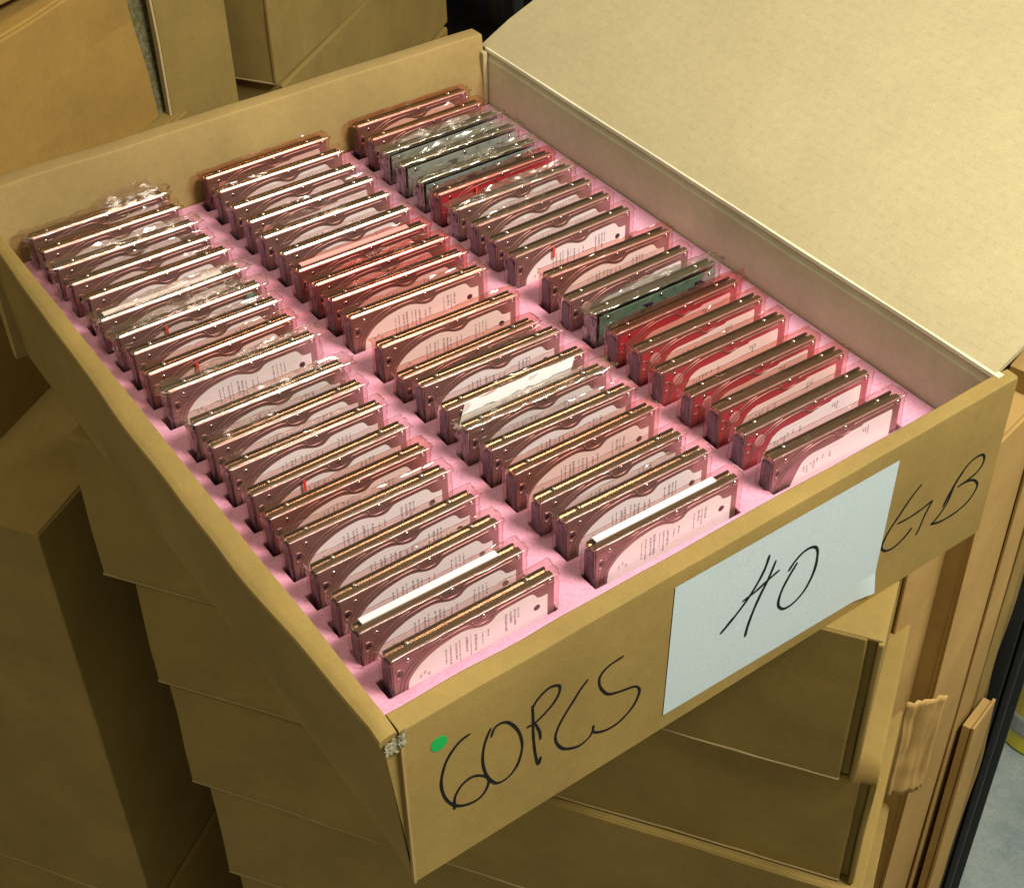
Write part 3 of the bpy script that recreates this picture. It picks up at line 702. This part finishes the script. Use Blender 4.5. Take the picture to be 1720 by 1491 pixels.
RGT = [('T3', 'clear', ''), ('T3r', 'clear', 's'), ('T3r', 'pink', 's'), ('T3r', 'pink', 's'), ('T3r', 'pink', 's'), ('T3r', 'pink', 's'), ('T3r', 'red', 'X'), ('G1', 'silver', 'F'), ('T3', 'clear', 's'), ('T1', 'pink', ''),
       ('T1', 'clear', 'r'), ('T1', 'clear', ''), ('T1', 'clear', ''), ('T1', 'crinkle', ''), ('T3n', 'red', 'r'), ('G3', 'silver', ''), ('G2', 'silver', ''), ('G2', 'silver', 'F'), ('T1', 'pink', ''), ('T1', 'pink', 'F')]
obsL = [(.5, -5, .6, -1.7), (-3.1, -3.7, -1.6, -1.1), (-.6, -2.9, -.6, -.1), (1.2, -1.2, .2, -.5), (.6, 1.9, -1.4, 1.4), (1, 1.2, -.9, 1.1), (1, -.6, .1, .3), (1.2, 1.3, -1, .6), (1.4, 1.9, -.3, 2.3), (2.3, 1.1, .5, .2), (3, 2.1, 0, .5), (0, 1.1, -2, 2), (0, 2.8, .8, .5), (0, 0, 0, 0), (-2.7, -.7, -2, -.6), (.6, 1.6, 1, -.1), (-1.6, 0, -1.9, -2.5), (-3, 0, -2.8, -2), (-3, 1.3, -2.3, .4), (-3.3, -3, -3, -2)]
obsM = [(1.1, 1.1, .3, -.2), (.7, 2.4, .7, .9), (-1.6, -1.3, -.6, -1.5), (-.3, 1.9, .9, .6), (1.5, 2.5, .3, -.3), (-.3, .4, 1.1, -1.9), (2, -.4, -1, -3), (2.1, 3, -.3, -.1), (0, 0, 0, 0), (2, 2.3, -.6, -.1), (1, 3, -1, -.7), (1.2, 2.5, -.9, -1.1), (.8, 1.3, 0, -2.2), (.3, -.8, -.6, -3), (1.4, -2.5, .6, -4), (-1.1, -1.2, -.7, -3.4), (1.8, -1.7, -.4, -3.5), (0, -2.2, .6, -3.2), (2.2, -.3, 1.6, -2), (2.3, -1.8, 1.7, -1.1)]
obsR = [(-2, -1.3, -2.2, -3), (-1.3, .9, .4, .8), (.7, 2.4, 1.5, .2), (-.9, -1.3, -2.9, -3), (-1.8, .5, -2.6, -2), (-1, 2.7, .4, .9), (0, 0, 0, 0), (2.7, 1.1, 2.2, .7), (-3, -1.6, -1.1, .5), (3, 2.5, 3, 0), (-3, .3, -1.9, 2.3), (-2.2, -1.5, -1.5, 1.6), (-2.8, -.2, .5, 1.1), (-1, .4, .4, .7), (-2.4, .6, 0, 2.5), (0, .5, 0, 2), (-1, 2, 2, 3), (-1, 0, 2, 3), (1.3, .7, 2.3, 2.5), (2.8, .6, 2.8, 2.5)]
ORD = ['first', 'second', 'third', 'fourth', 'fifth', 'sixth', 'seventh', 'eighth', 'ninth', 'tenth', 'eleventh', 'twelfth', 'thirteenth', 'fourteenth', 'fifteenth', 'sixteenth', 'seventeenth', 'eighteenth', 'nineteenth', 'last']
def copy_part(name, key, parent, loc=(0, 0, 0)): return link(name, DM[key], parent, loc)
ZBASE = -70
v, f = dome('y', 4.0, .25, 20); GREEN_DOT = mesh('green_patch', v, f, M['pcb'])
for c, (colL, obs, cname) in enumerate(((LFT, obsL, 'left'), (MID, obsM, 'middle'), (RGT, obsR, 'right'))):
    for r in range(20):
        typ, bag, ex = colL[r]; o4 = obs[r]; rnd = random.Random(c*100+r)
        y0 = r*PITCH+(GAP if r >= 10 else 0); base_y = row_y(r)
        ya, yb = max(base_y-1.5, min(base_y+1.5, y0+o4[1])), max(base_y-1.5, min(base_y+1.5, y0+o4[3]))
        x = c*CS+max(-3.6 if c == 0 else -2.2, min(2.2, (o4[0]+o4[2])/2)); dz = -8 if 'd' in ex else rnd.uniform(-.5, .6)
        look = {'T1': 'white wavy label', 'T0': 'plain cover', 'T3': 'straight white label', 'T3r': 'red and white label', 'T3n': 'dark red cover', 'G1': 'green circuit board showing', 'G2': 'grey circuit board showing', 'G3': 'teal circuit board showing'}[typ]
        bn = {'clear': 'clear', 'pink': 'pink', 'red': 'red', 'silver': 'silvery', 'crinkle': 'crinkled'}[bag]
        lb = 'hard drive in %s bag, %s, %s from front, %s row' % (bn, look, ORD[r], cname) if r < 19 else 'hard drive in %s bag, %s, rearmost of the %s row' % (bn, look, cname)
        e = empty('hard_drive', (x, ya, ZBASE+dz), lb, 'hard drive', 'bagged hard drives standing in pink foam', math.atan2(yb-ya, 100))
        e.rotation_euler[0] = math.radians(rnd.uniform(-.8, .8))
        up = (0, 0, -ZBASE)
        copy_part('chassis', 'chassis', e, up)
        copy_part('connector', 'connector', e, up); 
        for xs_ in (13, 87): copy_part('screw', 'screw_top', e, (xs_, 6.8, -ZBASE-2.7))
        if typ[0] == 'T':
            cv = copy_part('cover', 'cover', e, up); copy_part('circuit_board', 'board', e, up)
            copy_part('embossed_ridge', 'embossed_ridge', cv)
            for sx_, sz_ in ((9, -5.2), (55, -2.4), (97, -2.6)): copy_part('screw', 'screw_face', cv, (sx_, .05, sz_))
            copy_part('screw_hole', 'hole_plug', cv, (3.5, .04, -12.6))
            if typ == 'T1':
                l = copy_part('label', 'label', e, up); copy_part('label_print', 'print_wave%d' % rnd.randint(0, 3), l); copy_part('screw_hole', 'hole_plug', cv, (88.5, .03, -17.6))
            elif typ in ('T3', 'T3r'):
                if typ == 'T3r': rl = copy_part('label_backing', 'label_red', e, up); rl['label'] = 'red label backing'
                l = copy_part('label', 'label_band', e, up); copy_part('label_print', 'print_band%d' % rnd.randint(0, 3), l, (0, .12-.2, 0))
            elif typ == 'T3n':
                copy_part('label_backing', 'label_red', e, up)
            if 's' in ex: copy_part('round_sticker', 'sticker', e, (12, -.15, -ZBASE-10.5))
        else:
            key = {'G1': 'board_pcb', 'G2': 'board_pcb_grey', 'G3': 'board_pcb_teal'}[typ]
            b = copy_part('circuit_board', key, e, up); copy_part('chips', 'chips', b)
            for sx_, sz_ in ((8, -5.6), (52, -5.6), (93, -5.4), (94, -20)): copy_part('screw', 'screw_face', e, (sx_, -1.05, -ZBASE+sz_))
        if 'g' in ex: go_ = link('green_patch', GREEN_DOT, e, (91, -1.2, -ZBASE-6)); go_['label'] = 'small green patch'
        if 'e' in ex: copy_part('edge_label', 'edge_label', e, up)
        flap = []
        if 'F' in ex: flap = [('top', rnd.uniform(0, 30), rnd.uniform(70, 101), 9.5, rnd.uniform(3, 6) if bag == 'red' else rnd.uniform(4, 8), rnd.uniform(-.2, .3)), ('end', 101.4, 1, rnd.uniform(2, 5), .5, -26)]
        elif rnd.random() < .5: flap = [('top', rnd.uniform(40, 70), 101, 9.5, rnd.uniform(2, 3.5), .2)]
        if 'X' in ex: flap = [('top', 0, 101, 8, 6, -.4), ('end', 101.4, 1, 16, 5, -16)]
        if bag in ('crinkle', 'silver'): flap += [('top', rnd.uniform(0, 15), rnd.uniform(60, 99), 2.5, 4.0, rnd.uniform(-.6, .2)), ('top', rnd.uniform(10, 40), 101, 7.5, 4.5, rnd.uniform(-.5, .5))]
        elif rnd.random() < .55:
            a_ = rnd.uniform(0, 55); flap.append(('top', a_, min(101, a_+rnd.uniform(30, 60)), rnd.uniform(2, 9), rnd.uniform(2.2, 3.8), rnd.uniform(-.6, .4)))
        if rnd.random() < .55: flap.append(('end', -1.6, -1, rnd.uniform(1.5, 3.5), .3, -14))
        if r == 19 and c: flap = [('top', 8, 99, 9.5, 3.2, -.2)]
        if c == 0 and r == 19: flap = [('top', 52, 100, 9.5, 13, .1), ('end', -1.6, -1, 6, .8, -8)]
        bo = link('plastic_bag', bag_mesh(c*1000+r*13+5, bag, flap, {'crinkle': 1.8, 'silver': 1.6}.get(bag, .7)), e, up)
        if 'r' in ex:
            xx = rnd.choice((30, 72)); part('printed_stripe', boxv(xx, xx+1.6, -1.9, -1.6, -12, -3.5), BF, M['red_tape'], bo)
        if 'p' in ex:
            vv = []; ff = []; nx2 = 16
            rg = []
            for i in range(nx2+1):
                a = i/nx2; xx = 8+80*a; b_ = 1.8*nz(xx, 0, 0, .06)
                rg.append([(xx-3, -2.6+b_, -17), (xx, -2.4+b_, -8), (xx+3, -1.8+b_, .5+1.5*math.sin(a*2.5)), (xx+3, -1.6+b_, .5+1.5*math.sin(a*2.5)), (xx, -2.2+b_, -8), (xx-3, -2.4+b_, -17)])
            v, f = sweep(rg); po = part('paper_slip', v, f, M['paper'], e, smooth=False); po.location = tuple(q*S for q in up); po['label'] = 'blank white paper slip over the drive'
